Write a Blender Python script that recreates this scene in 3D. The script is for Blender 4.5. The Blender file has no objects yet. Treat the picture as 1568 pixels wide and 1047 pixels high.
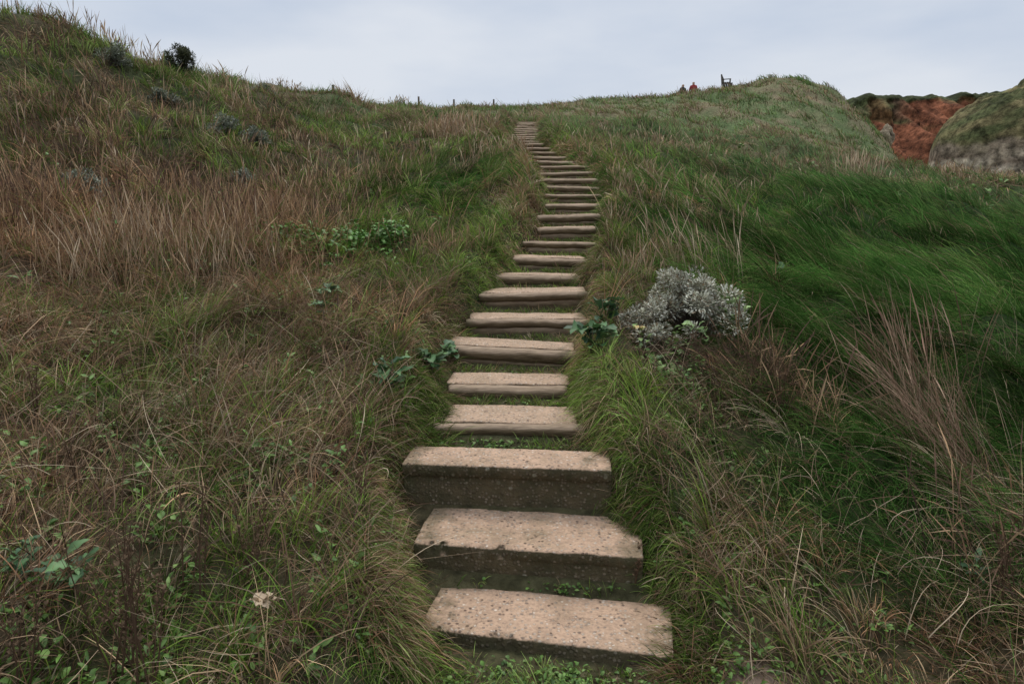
import bpy, bmesh, numpy as np, math, random
from mathutils import Vector, noise as mn
rng=np.random.default_rng(7); random.seed(5)
PT=math.radians(10.46); cP,sP=math.cos(PT),math.sin(PT)
def W(u,v,d):
    a=(u-784)/1045.; t=(523-v)/1045.
    yy=cP+t*sP; zz=-sP+t*cP
    return (a/yy*d, d, zz/yy*d)
scene=bpy.context.scene
scene.view_settings.view_transform='Standard'; scene.view_settings.look='None'; scene.view_settings.exposure=0
# ---------------------------------------------------------------- noise
def _h(ix,iy,s):
    v=np.sin(ix*127.1+iy*311.7+s*74.7)*43758.5453
    return v-np.floor(v)
def vn(x,y,s=0):
    ix=np.floor(x);iy=np.floor(y);fx=x-ix;fy=y-iy
    fx=fx*fx*(3-2*fx);fy=fy*fy*(3-2*fy)
    return (_h(ix,iy,s)*(1-fx)+_h(ix+1,iy,s)*fx)*(1-fy)+(_h(ix,iy+1,s)*(1-fx)+_h(ix+1,iy+1,s)*fx)*fy
def fbm(x,y,s=0,o=3):
    r=0;a=.5;n=0
    for i in range(o):
        r=r+a*vn(x*2**i+i*17.3,y*2**i-i*9.1,s+i);n+=a;a*=.5
    return r/n
def sstep(a,b,x):
    t=np.clip((x-a)/(b-a),0,1);return t*t*(3-2*t)
def G(x,y,cx,cy,rx,ry): return np.exp(-((x-cx)/rx)**2-((y-cy)/ry)**2)
# ---------------------------------------------------------------- steps data: d, z, centre u, width, slope k, roll
S=[(2.61,-1.77,830,1.09,-.19,0),(3.05,-1.58,805,1.12,-.14,0),(3.50,-1.33,774,1.14,-.09,0),
(4.0,-1.253,779,.90,-.06,0),(4.6,-1.158,776,.88,-.05,0),(5.2,-1.01,778,1.06,-.10,-.035),(5.8,-.866,811,1.12,.0,-.01),
(6.4,-.706,818,1.02,.0,.0),(7.0,-.59,826,.89,-.03,-.01),(7.6,-.454,843,.88,0,0),(8.2,-.298,853,.84,0,0),(8.8,-.14,868,.78,.03,.01),
(9.4,.03,875,.84,.02,.01),(10.,.176,878,.80,0,0),(10.6,.33,875,.86,.02,.01),(11.2,.47,877,.88,.02,0),(11.8,.63,875,.98,.03,0),(12.4,.767,870,1.0,.03,0),
(13.,.914,862,1.0,.02,0),(13.6,1.054,846,.92,.03,0),(14.2,1.19,832,1.0,.02,0),(14.8,1.33,820,1.0,.02,0),(15.4,1.47,811,1.0,.02,0),(16.,1.62,802,.95,0,0),
(16.6,1.74,799,.90,0,0),(17.2,1.86,799,.86,0,0),(17.8,1.98,800,.84,0,0),(18.4,2.10,802,.82,0,0),(19.,2.22,804,.80,0,0),(19.6,2.34,806,.8,0,0),(20.2,2.46,807,.8,0,0),
(20.8,2.58,808,.78,0,0),(21.4,2.70,808,.78,0,0),(22.,2.82,808,.78,0,0),(22.6,2.94,808,.78,0,0)]
SD=np.array([s[0] for s in S]);SZ=np.array([s[1] for s in S]);SW=np.array([s[3] for s in S]);KS=np.array([s[4] for s in S])
SX=np.array([(s[2]-784)/1045.*(s[0]*cP-s[1]*sP) for s in S])
Ly=np.concatenate([[-20,0,2.5,2.97,3.01],SD[1:],[23.2,30,40]]);Lz=np.concatenate([[-2.3,-1.95,-1.83,-1.80,-1.725],SZ[:-1]+.015,[3.0,4.3,5.9]])
Lz[5]=-1.715
def sx(y): return np.interp(y,SD,SX)
def shw(y): return np.interp(y,SD,SW)*.5
def SL(y): return np.interp(y,Ly,Lz)
def kk(y): return np.interp(y,SD,KS)
# ---------------------------------------------------------------- terrain
C=[W(*p) for p in [(0,1047,2.0),(300,900,2.6),(550,850,2.9),(0,800,2.7),(0,600,4.0),(300,600,4.3),(550,600,4.3),(0,450,5.6),(300,450,6.2),(600,450,6.3),
(0,300,8.3),(300,300,9.5),(600,300,10.2),(0,150,11),(300,200,13.5),(600,222,15.5),(0,34,14),(75,50,14.6),(150,70,15.5),(225,96,16.8),(300,117,18),(380,137,21),(450,151,24),(540,165,29),(620,174,34),(700,177,38),(790,177,40),
(900,165,40),(970,155,40),(1040,144,41),(1110,135,41),(1180,125,42),(1240,131,42),(1285,155,42),(450,178,19),(700,192,25),(950,192,27),(1100,172,32),(1250,180,34),(1100,232,18),
(1200,255,17),(1350,252,22),(1568,286,19),(1450,268,20),(1568,320,15),(1300,335,12),(1050,300,11.6),(1050,400,7.7),(1300,450,7.2),(1500,450,7.5),(1300,600,5.0),
(1500,600,5.0),(1000,600,4.2),(1100,500,5.6),(1500,750,3.8),(1250,750,3.7),(1050,750,3.4),(1050,900,2.85),(1500,900,2.9),(1150,1040,2.5),(1568,1047,2.4),(1350,214,36),(1320,180,39)]]
C+=[(0,0,-1.95),(-3,0,-1.6),(3,0,-1.95),(0,-5,-2.2),(6,-3,-2.2),(-6,-3,-1.6),(-6,2,-.7),(-10,5,1.0),(-13,10,3.0),(-20,15,4.2),(-14,15,4.0),(-12,20,3.5),(-10,27,3.3),(-8,37,4.0),(-5,47,4.4),
(0,52,4.8),(5,52,5.2),(10,52,5.5),(15,54,6.0),(-20,40,2.5),(22,36,-1),(24,44,1),(26,50,-3),(21,29,-1),(18,25,-.8),(24,20,-2),(18,19,.3),(30,30,-6),(20,12,-1),(14,5,-1.2),(10,9,-.6),(8,2,-1.9),(35,10,-3),(-30,0,3),(0,-20,-2.6),(20,-15,-2.6),(-20,-15,-1),(30,60,-6),(40,45,-8)]
for i in range(0,len(S),2): C.append((SX[i],SD[i],float(SL(SD[i]))+.2))
C=np.array(C)
cc=1.0
A=np.sqrt((C[:,None,0]-C[None,:,0])**2+(C[:,None,1]-C[None,:,1])**2+cc)
n=len(C);M=np.zeros((n+1,n+1));M[:n,:n]=A-np.eye(n)*.02;M[:n,n]=1;M[n,:n]=1
wt=np.linalg.solve(M,np.append(C[:,2],0))
def Hr(x,y):
    out=np.empty(len(x))
    for i in range(0,len(x),60000):
        a=x[i:i+60000,None];b=y[i:i+60000,None]
        out[i:i+60000]=np.sqrt((a-C[None,:,0])**2+(b-C[None,:,1])**2+cc)@wt[:n]+wt[n]
    return out
def baref(x,y):
    e=.7+.6*vn(x*6,y*6,91)
    return np.clip((.95*G(x,y,1.02,2.27,.27,.22)+1.1*G(x,y,.45,1.5,.7,.6)*(y<2.2))*e,0,1)
def T(x,y):
    x=np.atleast_1d(np.asarray(x,float));y=np.atleast_1d(np.asarray(y,float))
    h=Hr(x,y)
    r=np.hypot(x,y)
    far=sstep(60,95,r)
    h=h*(1-far)+far*np.where(x>25,-8,1.5)
    sd_=x-sx(y);dx=np.abs(sd_); hw=shw(y)
    off=sstep(.2,2.5,dx-hw)
    rough=np.where(r<60,1,0)*(1-.9*np.clip(1.5*G(x,y,.9,2.2,.8,.5),0,1))
    h=h+rough*((fbm(x*1.3,y*1.3,3)-.5)*.46*(.25+.75*off)+(fbm(x*.35,y*.35,9)-.5)*.8*off*np.clip(r/14,.25,1.)+ (vn(x*4,y*4,5)-.5)*.08)
    end=1-sstep(22.8,27,y)
    st=sstep(1.9,2.5,y)
    lip=.09*np.exp(-((dx-hw-.28)/.2)**2)*end
    w=(1-sstep(-.06,.20,dx-hw+(vn(x*3,y*3,66)-.5)*.16))*end*st
    h=h+lip
    return h*(1-w)+w*(SL(y-kk(y)*sd_*(y<4.5))-.012)
# ---------------------------------------------------------------- fields
def lushf(x,y):
    l=.95*G(x,y,6.2,9.5,3.0,4.2)+.9*G(x,y,3.3,5.2,1.5,1.9)+.8*G(x,y,10,14,4,3)+.65*G(x,y,2.1,3.5,.8,.7)+.35*G(x,y,2.4,8.5,1.,2.)
    return np.clip(np.clip(l*1.4+(fbm(x*.8,y*.8,21)-.5)*.6,0,1)*sstep(.9,1.6,x)+.75*G(x,y,-.9,11.2,.8,1.9),0,1)
def dryf(x,y):
    d=.43+(fbm(x*.9,y*.9,31)-.5)*1.7+(vn(x*2.3,y*2.3,35)-.5)*.8
    for a in [(-4.6,7.8,2.4,1.7,.42),(-7,11,3,3,.05),(-1.0,11.5,.9,2.4,-.5),(-1.9,5.6,.8,.8,.15),(-1.0,16.6,.9,1.2,.55),(-3.5,13,2,2.,-.05),(6.2,9.5,3.2,4,-.7),(3.3,5.2,1.3,1.8,-.45),
        (10,14,4,2.5,-.5),(2.3,11.5,1.3,1.3,.35),(7.5,17.6,4,.9,.35),(13,19,3,1.2,.45),(1.1,3.6,.45,1.2,.2),(1.6,4.7,.6,.5,.4),(2.3,2.6,.6,.4,.5),(-1.3,3.4,.7,1.0,-.2),(-2.4,4.6,.8,.5,-.2),(3,22,6,3.5,-.25),(12,33,5,5,-.15),(-8,15,5,3,-.2),(7,39,2.5,2,.3)]:
        d=d+a[4]*G(x,y,*a[:4])
    return np.clip(d,.05,.95)
# ---------------------------------------------------------------- helpers
def mesh_np(name,verts,faces,cols=None,mat=None,smooth=False):
    verts=np.asarray(verts,np.float32).reshape(-1,3);faces=np.asarray(faces,np.int32);k=faces.shape[1]
    me=bpy.data.meshes.new(name);me.vertices.add(len(verts));me.vertices.foreach_set("co",verts.ravel())
    me.loops.add(faces.size);me.loops.foreach_set("vertex_index",faces.ravel())
    me.polygons.add(len(faces));me.polygons.foreach_set("loop_start",np.arange(0,faces.size,k,dtype=np.int32))
    if smooth: me.polygons.foreach_set("use_smooth",np.ones(len(faces),bool))
    me.update(calc_edges=True)
    if cols is not None:
        ca=me.color_attributes.new("Col",'FLOAT_COLOR','POINT')
        c=np.ones((len(verts),4),np.float32);c[:,:3]=np.asarray(cols).reshape(-1,3);ca.data.foreach_set("color",c.ravel())
    ob=bpy.data.objects.new(name,me);scene.collection.objects.link(ob)
    if mat: me.materials.append(mat)
    return ob
class Acc:
    def __init__(s): s.v=[];s.f=[];s.c=[];s.n=0
    def add(s,v,f,c):
        s.v.append(v.reshape(-1,3));s.f.append(f+s.n);s.c.append(c.reshape(-1,3));s.n+=len(s.v[-1])
    def make(s,name,mat,smooth=False):
        return mesh_np(name,np.concatenate(s.v),np.concatenate(s.f),np.concatenate(s.c),mat,smooth)
def ribbons(acc,base,L,w,az,th0,th1,c0,c1,K,wprof=None,daz=0,grad=None,flat=False,fold=.0):
    N=len(base)
    if N==0:return
    pos=np.zeros((N,K+1,3));pos[:,0]=base;tan=np.zeros((N,K+1,3))
    daz=np.zeros(N)+daz
    for k in range(1,K+1):
        th=th0+(th1-th0)*((k-.5)/K);a=az+daz*(k-1)/K
        d=np.stack([np.sin(th)*np.cos(a),np.sin(th)*np.sin(a),np.cos(th)],1)
        pos[:,k]=pos[:,k-1]+d*(L/K)[:,None];tan[:,k]=d
    tan[:,0]=tan[:,1]
    if grad is not None:
        dd=pos-pos[:,:1];pos[:,:,2]+=grad[:,None,0]*dd[:,:,0]+grad[:,None,1]*dd[:,:,1]
    if flat:
        R=np.tile(np.array([0,0,1.]),(N,1))+rng.normal(0,.25,(N,3))
    else: R=rng.normal(0,1,(N,3))
    side=np.cross(tan,R[:,None,:]);side/=np.linalg.norm(side,axis=2,keepdims=True)+1e-6
    if wprof is None: wprof=np.array([.75]+[1-(k/K)**1.6*.93 for k in range(1,K+1)])
    wp=np.asarray(wprof)[None,:,None]*w[:,None,None]*.5
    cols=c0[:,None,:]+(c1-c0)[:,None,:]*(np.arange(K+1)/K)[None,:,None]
    if flat:
        nor=np.cross(side,tan);nor/=np.linalg.norm(nor,axis=2,keepdims=True)+1e-6
        wav=rng.normal(0,.25,(N,K+1,1))
        V=np.stack([pos-side*wp+nor*wp*(fold+wav),pos,pos+side*wp+nor*wp*(fold-wav)],2)
        Cc=np.repeat(cols[:,:,None,:],3,2).copy();Cc[:,:,1]*=1.25
        b=(np.arange(N)*(K+1)*3)[:,None,None]+(np.arange(K)*3)[None,:,None]+np.arange(2)[None,None,:]
        F=np.stack([b,b+1,b+4,b+3],-1).reshape(-1,4)
    else:
        V=np.stack([pos-side*wp,pos+side*wp],2);Cc=np.repeat(cols[:,:,None,:],2,2)
        b=(np.arange(N)*(K+1)*2)[:,None]+(np.arange(K)*2)[None,:]
        F=np.stack([b,b+1,b+3,b+2],-1).reshape(-1,4)
    acc.add(V,F,Cc)
# ---------------------------------------------------------------- materials
def newmat(name):
    m=bpy.data.materials.new(name);m.use_nodes=True;nt=m.node_tree;nt.nodes.clear()
    out=nt.nodes.new('ShaderNodeOutputMaterial');return m,nt,out
def foliage_mat(name,tr=.25,rough=.65,spec=.25):
    m,nt,out=newmat(name);N=nt.nodes.new;Lk=nt.links.new
    a=N('ShaderNodeVertexColor');a.layer_name="Col"
    if spec>0:
        b=N('ShaderNodeBsdfPrincipled');b.inputs['Roughness'].default_value=rough;b.inputs['Specular IOR Level'].default_value=spec
    else: b=N('ShaderNodeBsdfDiffuse')
    t=N('ShaderNodeBsdfTranslucent');mx=N('ShaderNodeMixShader');mx.inputs[0].default_value=tr
    Lk(a.outputs[0],b.inputs[0]);Lk(a.outputs[0],t.inputs[0]);Lk(b.outputs[0],mx.inputs[1]);Lk(t.outputs[0],mx.inputs[2]);Lk(mx.outputs[0],out.inputs[0])
    return m
M_grass=foliage_mat("grass_blades",.25,.6,0);M_leaf=foliage_mat("leaves",.15,.5,.3);M_stem=foliage_mat("dry_stems",.05,.8,0)
def ground_mat():
    m,nt,out=newmat("soil_and_turf");N=nt.nodes.new;Lk=nt.links.new
    a=N('ShaderNodeVertexColor');a.layer_name="Col";tc=N('ShaderNodeTexCoord')
    n1=N('ShaderNodeTexNoise');n1.inputs['Scale'].default_value=14;n1.inputs['Detail'].default_value=8;Lk(tc.outputs['Object'],n1.inputs[0])
    mr=N('ShaderNodeMapRange');mr.inputs[1].default_value=.3;mr.inputs[2].default_value=.7;mr.inputs[3].default_value=.45;mr.inputs[4].default_value=1.35;Lk(n1.outputs[0],mr.inputs[0])
    mx=N('ShaderNodeVectorMath');mx.operation='SCALE';Lk(a.outputs[0],mx.inputs[0]);Lk(mr.outputs[0],mx.inputs['Scale'])
    b=N('ShaderNodeBsdfPrincipled');b.inputs['Roughness'].default_value=.95;b.inputs['Specular IOR Level'].default_value=.1
    n2=N('ShaderNodeTexNoise');n2.inputs['Scale'].default_value=45;n2.inputs['Detail'].default_value=6;Lk(tc.outputs['Object'],n2.inputs[0])
    bp=N('ShaderNodeBump');bp.inputs['Strength'].default_value=.8;bp.inputs['Distance'].default_value=.03;Lk(n2.outputs[0],bp.inputs['Height'])
    Lk(mx.outputs[0],b.inputs['Base Color']);Lk(bp.outputs[0],b.inputs['Normal']);Lk(b.outputs[0],out.inputs[0]);return m
M_ground=ground_mat()
def cliff_mat():
    m,nt,out=newmat("eroded_earth");N=nt.nodes.new;Lk=nt.links.new
    a=N('ShaderNodeVertexColor');a.layer_name="Col";tc=N('ShaderNodeTexCoord')
    n1=N('ShaderNodeTexNoise');n1.inputs['Scale'].default_value=1.6;n1.inputs['Detail'].default_value=10;n1.inputs['Roughness'].default_value=.7;Lk(tc.outputs['Object'],n1.inputs[0])
    mr=N('ShaderNodeMapRange');mr.inputs[1].default_value=.38;mr.inputs[2].default_value=.62;mr.inputs[3].default_value=.35;mr.inputs[4].default_value=1.5;Lk(n1.outputs[0],mr.inputs[0])
    mx=N('ShaderNodeVectorMath');mx.operation='SCALE';Lk(a.outputs[0],mx.inputs[0]);Lk(mr.outputs[0],mx.inputs['Scale'])
    b=N('ShaderNodeBsdfPrincipled');b.inputs['Roughness'].default_value=.95;b.inputs['Specular IOR Level'].default_value=.1
    bp=N('ShaderNodeBump');bp.inputs['Strength'].default_value=.8;bp.inputs['Distance'].default_value=.6;Lk(n1.outputs[0],bp.inputs['Height'])
    Lk(mx.outputs[0],b.inputs['Base Color']);Lk(bp.outputs[0],b.inputs['Normal']);Lk(b.outputs[0],out.inputs[0]);return m
M_cliff=cliff_mat()
def weathered(name,top,top2,side,side2,peb=True,wood=False,cracks=False):
    m,nt,out=newmat(name);N=nt.nodes.new;Lk=nt.links.new
    tc=N('ShaderNodeTexCoord');geo=N('ShaderNodeNewGeometry')
    src=geo.outputs['Position']
    if wood:
        mp=N('ShaderNodeMapping');mp.inputs['Scale'].default_value=(.12,1,1);Lk(geo.outputs['Position'],mp.inputs[0]);src=mp.outputs[0]
    def noise(sc,det=6,s=None,r=.6):
        n=N('ShaderNodeTexNoise');n.inputs['Scale'].default_value=sc;n.inputs['Detail'].default_value=det;n.inputs['Roughness'].default_value=r;Lk(s or src,n.inputs[0]);return n.outputs[0]
    def mix(f,a,b,typ='MIX'):
        x=N('ShaderNodeMix');x.data_type='RGBA';x.blend_type=typ
        if isinstance(f,(int,float)): x.inputs[0].default_value=f
        else: Lk(f,x.inputs[0])
        for i,v in((6,a),(7,b)):
            if isinstance(v,tuple): x.inputs[i].default_value=(*v,1)
            else: Lk(v,x.inputs[i])
        return x.outputs[2]
    def rmp(x,a,b,c=0,d=1):
        r=N('ShaderNodeMapRange');r.inputs[1].default_value=a;r.inputs[2].default_value=b;r.inputs[3].default_value=c;r.inputs[4].default_value=d;Lk(x,r.inputs[0]);return r.outputs[0]
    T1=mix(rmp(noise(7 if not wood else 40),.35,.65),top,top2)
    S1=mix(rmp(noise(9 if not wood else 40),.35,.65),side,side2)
    h=noise(60 if not wood else 90,8)
    hgt=h
    if peb:
        v=N('ShaderNodeTexVoronoi');v.inputs['Scale'].default_value=58;Lk(src,v.inputs[0])
        hs=N('ShaderNodeSeparateColor');Lk(v.outputs['Color'],hs.inputs[0])
        pm=rmp(hs.outputs[0],.5,.58);pk=rmp(v.outputs['Distance'],.55,.3)
        mu=N('ShaderNodeMath');mu.operation='MULTIPLY';Lk(pm,mu.inputs[0]);Lk(pk,mu.inputs[1])
        pc=mix(hs.outputs[1],(.15,.095,.065),(.78,.64,.5))
        T1=mix(mu.outputs[0],T1,pc);S1=mix(rmp(mu.outputs[0],0,1,0,.2),S1,pc)
        mh=N('ShaderNodeMath');mh.operation='ADD';Lk(h,mh.inputs[0]);Lk(rmp(mu.outputs[0],0,1,0,.35),mh.inputs[1]);hgt=mh.outputs[0]
        vl=N('ShaderNodeTexVoronoi');vl.inputs['Scale'].default_value=16;Lk(src,vl.inputs[0]);hl=N('ShaderNodeSeparateColor');Lk(vl.outputs['Color'],hl.inputs[0])
        ml=N('ShaderNodeMath');ml.operation='MULTIPLY';Lk(rmp(vl.outputs['Distance'],.22,.14),ml.inputs[0]);Lk(rmp(hl.outputs[0],.8,.85,0,.5),ml.inputs[1])
        S1=mix(ml.outputs[0],S1,(.38,.36,.27))
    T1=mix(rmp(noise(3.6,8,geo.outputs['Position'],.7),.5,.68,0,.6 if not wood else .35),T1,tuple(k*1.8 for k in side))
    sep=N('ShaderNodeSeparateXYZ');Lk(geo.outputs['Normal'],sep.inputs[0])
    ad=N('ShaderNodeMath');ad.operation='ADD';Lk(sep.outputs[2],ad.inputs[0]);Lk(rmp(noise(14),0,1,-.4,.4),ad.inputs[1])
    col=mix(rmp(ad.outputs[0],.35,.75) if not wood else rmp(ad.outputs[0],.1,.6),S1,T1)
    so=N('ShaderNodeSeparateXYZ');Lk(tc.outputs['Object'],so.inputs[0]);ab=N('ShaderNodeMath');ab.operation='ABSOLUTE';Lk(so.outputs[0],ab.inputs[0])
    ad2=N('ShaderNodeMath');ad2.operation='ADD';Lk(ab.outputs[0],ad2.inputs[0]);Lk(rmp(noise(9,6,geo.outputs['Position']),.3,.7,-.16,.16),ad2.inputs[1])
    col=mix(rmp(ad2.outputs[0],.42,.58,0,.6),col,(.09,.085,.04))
    if cracks:
        nv=N('ShaderNodeTexNoise');nv.inputs['Scale'].default_value=6;nv.inputs['Detail'].default_value=4;Lk(geo.outputs['Position'],nv.inputs[0])
        mxv=N('ShaderNodeMix');mxv.data_type='VECTOR';mxv.inputs[0].default_value=.25;Lk(geo.outputs['Position'],mxv.inputs[4]);Lk(nv.outputs['Color'],mxv.inputs[5])
        vc=N('ShaderNodeTexVoronoi');vc.feature='DISTANCE_TO_EDGE';vc.inputs['Scale'].default_value=2.2;Lk(mxv.outputs[1],vc.inputs[0])
        col=mix(rmp(vc.outputs['Distance'],.0,.008,.4,0),col,(.06,.04,.03))
    col=mix(rmp(h,.3,.7,.0,.45),col,(.03,.02,.012),'MIX') if wood else mix(rmp(h,.42,.7,.0,.35),col,(.05,.035,.025),'MIX')
    b=N('ShaderNodeBsdfPrincipled');b.inputs['Roughness'].default_value=.9;b.inputs['Specular IOR Level'].default_value=.2
    bp=N('ShaderNodeBump');bp.inputs['Strength'].default_value=1;bp.inputs['Distance'].default_value=.012;Lk(hgt,bp.inputs['Height'])
    Lk(col,b.inputs['Base Color']);Lk(bp.outputs[0],b.inputs['Normal']);Lk(b.outputs[0],out.inputs[0]);return m
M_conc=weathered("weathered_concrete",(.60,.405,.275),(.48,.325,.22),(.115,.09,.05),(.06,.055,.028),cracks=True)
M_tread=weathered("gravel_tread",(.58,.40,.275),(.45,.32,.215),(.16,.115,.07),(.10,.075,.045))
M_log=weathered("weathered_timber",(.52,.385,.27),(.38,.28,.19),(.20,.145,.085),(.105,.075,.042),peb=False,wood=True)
# ---------------------------------------------------------------- terrain mesh
def axis(s0,k,lim):
    a=[0.]
    while a[-1]<lim: a.append(a[-1]+max(s0,k*a[-1]))
    return np.array(a)
xp=axis(.05,.02,900);yp=axis(.045,.0085,60);yf=60+axis(1.,.12,900)[1:];yb=-axis(.25,.1,600)[1:][::-1]
X=np.concatenate([-xp[1:][::-1],xp]);Y=np.concatenate([yb,yp[yp<60],yf])
gx,gy=np.meshgrid(X,Y);fx,fy=gx.ravel(),gy.ravel();fz=T(fx,fy)
d=dryf(fx,fy)[:,None];l=lushf(fx,fy)[:,None];b=baref(fx,fy)[:,None]
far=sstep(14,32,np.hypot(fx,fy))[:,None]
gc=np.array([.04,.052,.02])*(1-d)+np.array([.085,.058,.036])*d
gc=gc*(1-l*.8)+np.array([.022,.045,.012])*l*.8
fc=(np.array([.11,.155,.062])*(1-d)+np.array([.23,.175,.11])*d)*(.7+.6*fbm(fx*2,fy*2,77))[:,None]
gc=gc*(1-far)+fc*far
dxs=np.abs(fx-sx(fy));pm=(sstep(.1,-.1,dxs-shw(fy))*(fy>2.4)*(1-sstep(23,30,fy)))[:,None]*.6
gc=gc*(1-pm)+np.array([.10,.085,.045])*pm
gc=gc*(1-b)+np.array([.30,.215,.16])*b
nx,ny=len(X),len(Y)
i=(np.arange(ny-1)*nx)[:,None]+np.arange(nx-1)[None,:]
F=np.stack([i,i+1,i+nx+1,i+nx],-1).reshape(-1,4)
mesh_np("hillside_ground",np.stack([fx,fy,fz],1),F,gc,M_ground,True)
# ---------------------------------------------------------------- steps
def extrude(profile,length,N,amp,freq,seed,endsh=.97,chip=0.):
    pr=np.array(profile);M_=len(pr);cen=pr.mean(0);V=[];seedv=Vector((seed*3.1,seed*1.7,seed))
    for s in range(N+1):
        x=-length/2+length*s/N;sh=1.0
        if s in(0,N): sh=endsh
        for p in pr:
            q=cen+(p-cen)*sh
            v=Vector((x,q[0],q[1]));nn=mn.noise_vector(v*freq+seedv)*amp+mn.noise_vector(v*freq*5+seedv)*amp*.4
            if chip: nn+=mn.noise_vector(v*45+seedv)*.0022
            cy_=0
            if chip and q[0]<.02 and q[1]>-.06:
                c_=mn.noise(Vector((x*8,seed*3.3,0)))+.7*mn.noise(Vector((x*27,seed*3.3,0)))+.4*mn.noise(Vector((x*70,seed*3.3,0)))
                cy_=chip*max(0,c_-.05)
            V.append((v.x+nn.x,v.y+nn.y+cy_,v.z+nn.z*.7-(cy_*.5 if q[1]>-.02 and cy_ else 0)))
    Fq=[]
    for s in range(N):
        for j in range(M_):
            a=s*M_+j;b_=s*M_+(j+1)%M_;Fq.append((a,a+M_,b_+M_,b_))
    Fq.append(tuple(range(M_)));Fq.append(tuple(range(N*M_,(N+1)*M_))[::-1])
    return V,Fq
def pyobj(name,V,Fq,mat,smooth=True):
    me=bpy.data.meshes.new(name);me.from_pydata(V,[],Fq);me.update();bm=bmesh.new();bm.from_mesh(me);bmesh.ops.recalc_face_normals(bm,faces=bm.faces);bm.to_mesh(me);bm.free()
    if smooth:
        for p in me.polygons:p.use_smooth=True
    me.materials.append(mat);o=bpy.data.objects.new(name,me);scene.collection.objects.link(o);return o
def boxprofile(depth,h,r,step=.035,lip=0,lipo=0):
    P=[]
    for y in np.arange(r*1.3,depth-r,step): P.append((y,0))
    P.append((depth-r,0));P.append((depth,-r))
    P.append((depth,-h));P.append((depth*.5,-h));P.append((lipo,-h))
    for z in np.arange(-h+.03,-lip-.005 if lip else -r*1.5,step): P.append((lipo,z))
    if lip: P+= [(lipo,-lip-.004),(0.002,-lip+.004)]
    P.append((0,-r*1.2));P.append((r*.3,-r*.35))
    return P
tread_end=[]
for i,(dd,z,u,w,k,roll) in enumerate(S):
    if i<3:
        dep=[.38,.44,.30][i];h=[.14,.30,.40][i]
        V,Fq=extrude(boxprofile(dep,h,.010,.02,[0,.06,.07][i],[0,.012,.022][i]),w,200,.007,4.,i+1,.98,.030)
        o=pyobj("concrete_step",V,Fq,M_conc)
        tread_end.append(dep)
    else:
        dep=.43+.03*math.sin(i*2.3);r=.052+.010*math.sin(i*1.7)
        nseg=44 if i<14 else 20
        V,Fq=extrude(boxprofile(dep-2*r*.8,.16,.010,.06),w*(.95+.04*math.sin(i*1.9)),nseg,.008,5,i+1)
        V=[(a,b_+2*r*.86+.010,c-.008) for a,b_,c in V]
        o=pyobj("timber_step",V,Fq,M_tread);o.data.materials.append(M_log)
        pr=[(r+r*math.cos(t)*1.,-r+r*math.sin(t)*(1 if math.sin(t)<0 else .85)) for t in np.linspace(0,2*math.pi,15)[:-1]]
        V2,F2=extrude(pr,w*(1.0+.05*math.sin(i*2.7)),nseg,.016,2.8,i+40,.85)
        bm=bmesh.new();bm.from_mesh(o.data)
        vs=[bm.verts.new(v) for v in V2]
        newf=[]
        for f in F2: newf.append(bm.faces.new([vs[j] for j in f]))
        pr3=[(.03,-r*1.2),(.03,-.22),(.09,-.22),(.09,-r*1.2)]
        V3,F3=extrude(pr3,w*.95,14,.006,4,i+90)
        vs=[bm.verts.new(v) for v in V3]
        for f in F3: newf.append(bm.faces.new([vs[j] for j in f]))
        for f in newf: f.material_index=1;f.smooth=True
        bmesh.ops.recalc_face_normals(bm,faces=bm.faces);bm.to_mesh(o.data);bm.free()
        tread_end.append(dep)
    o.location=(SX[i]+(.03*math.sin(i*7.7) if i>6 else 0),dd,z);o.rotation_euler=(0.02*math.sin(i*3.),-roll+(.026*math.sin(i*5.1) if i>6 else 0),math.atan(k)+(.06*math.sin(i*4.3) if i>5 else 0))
TE=np.array(tread_end)
# ---------------------------------------------------------------- grass tufts
def sample_r(N,r0,r1):
    r=np.linspace(r0,r1,4000);rho=np.where(r<6,1,(6/r)**1.85)*r;c=np.cumsum(rho);c/=c[-1]
    return np.interp(rng.random(N),c,r)
def on_stair(x,y,m=.0):
    dx=x-sx(y);inside=np.abs(dx)<shw(y)+m
    ye=y-kk(y)*dx
    idx=np.clip(np.searchsorted(SD,ye+.03)-1,0,len(S)-1)
    yy=ye-SD[idx]
    tread=(yy>-.03)&(yy<TE[idx]+.0)&(y>2.3)&(y<23)
    return inside,inside&tread
SHR=[(W(1052,520,5.35)[0],5.35,.5),(W(985,550,5.0)[0],5.0,.3)]
GREEN=np.array([[.15,.25,.045],[.21,.32,.06],[.11,.19,.04],[.30,.39,.11],[.18,.25,.07],[.23,.31,.055]])
DRY=np.array([[.48,.34,.20],[.37,.245,.14],[.27,.175,.105],[.62,.49,.33],[.43,.295,.185],[.31,.22,.14],[.19,.12,.075]])
RED=np.array([[.42,.24,.13],[.33,.18,.10],[.50,.31,.18],[.24,.13,.075]])
LUSH=np.array([[.065,.155,.03],[.09,.19,.04],[.05,.125,.025],[.15,.23,.06],[.08,.17,.038]])
accG=Acc()
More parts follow.
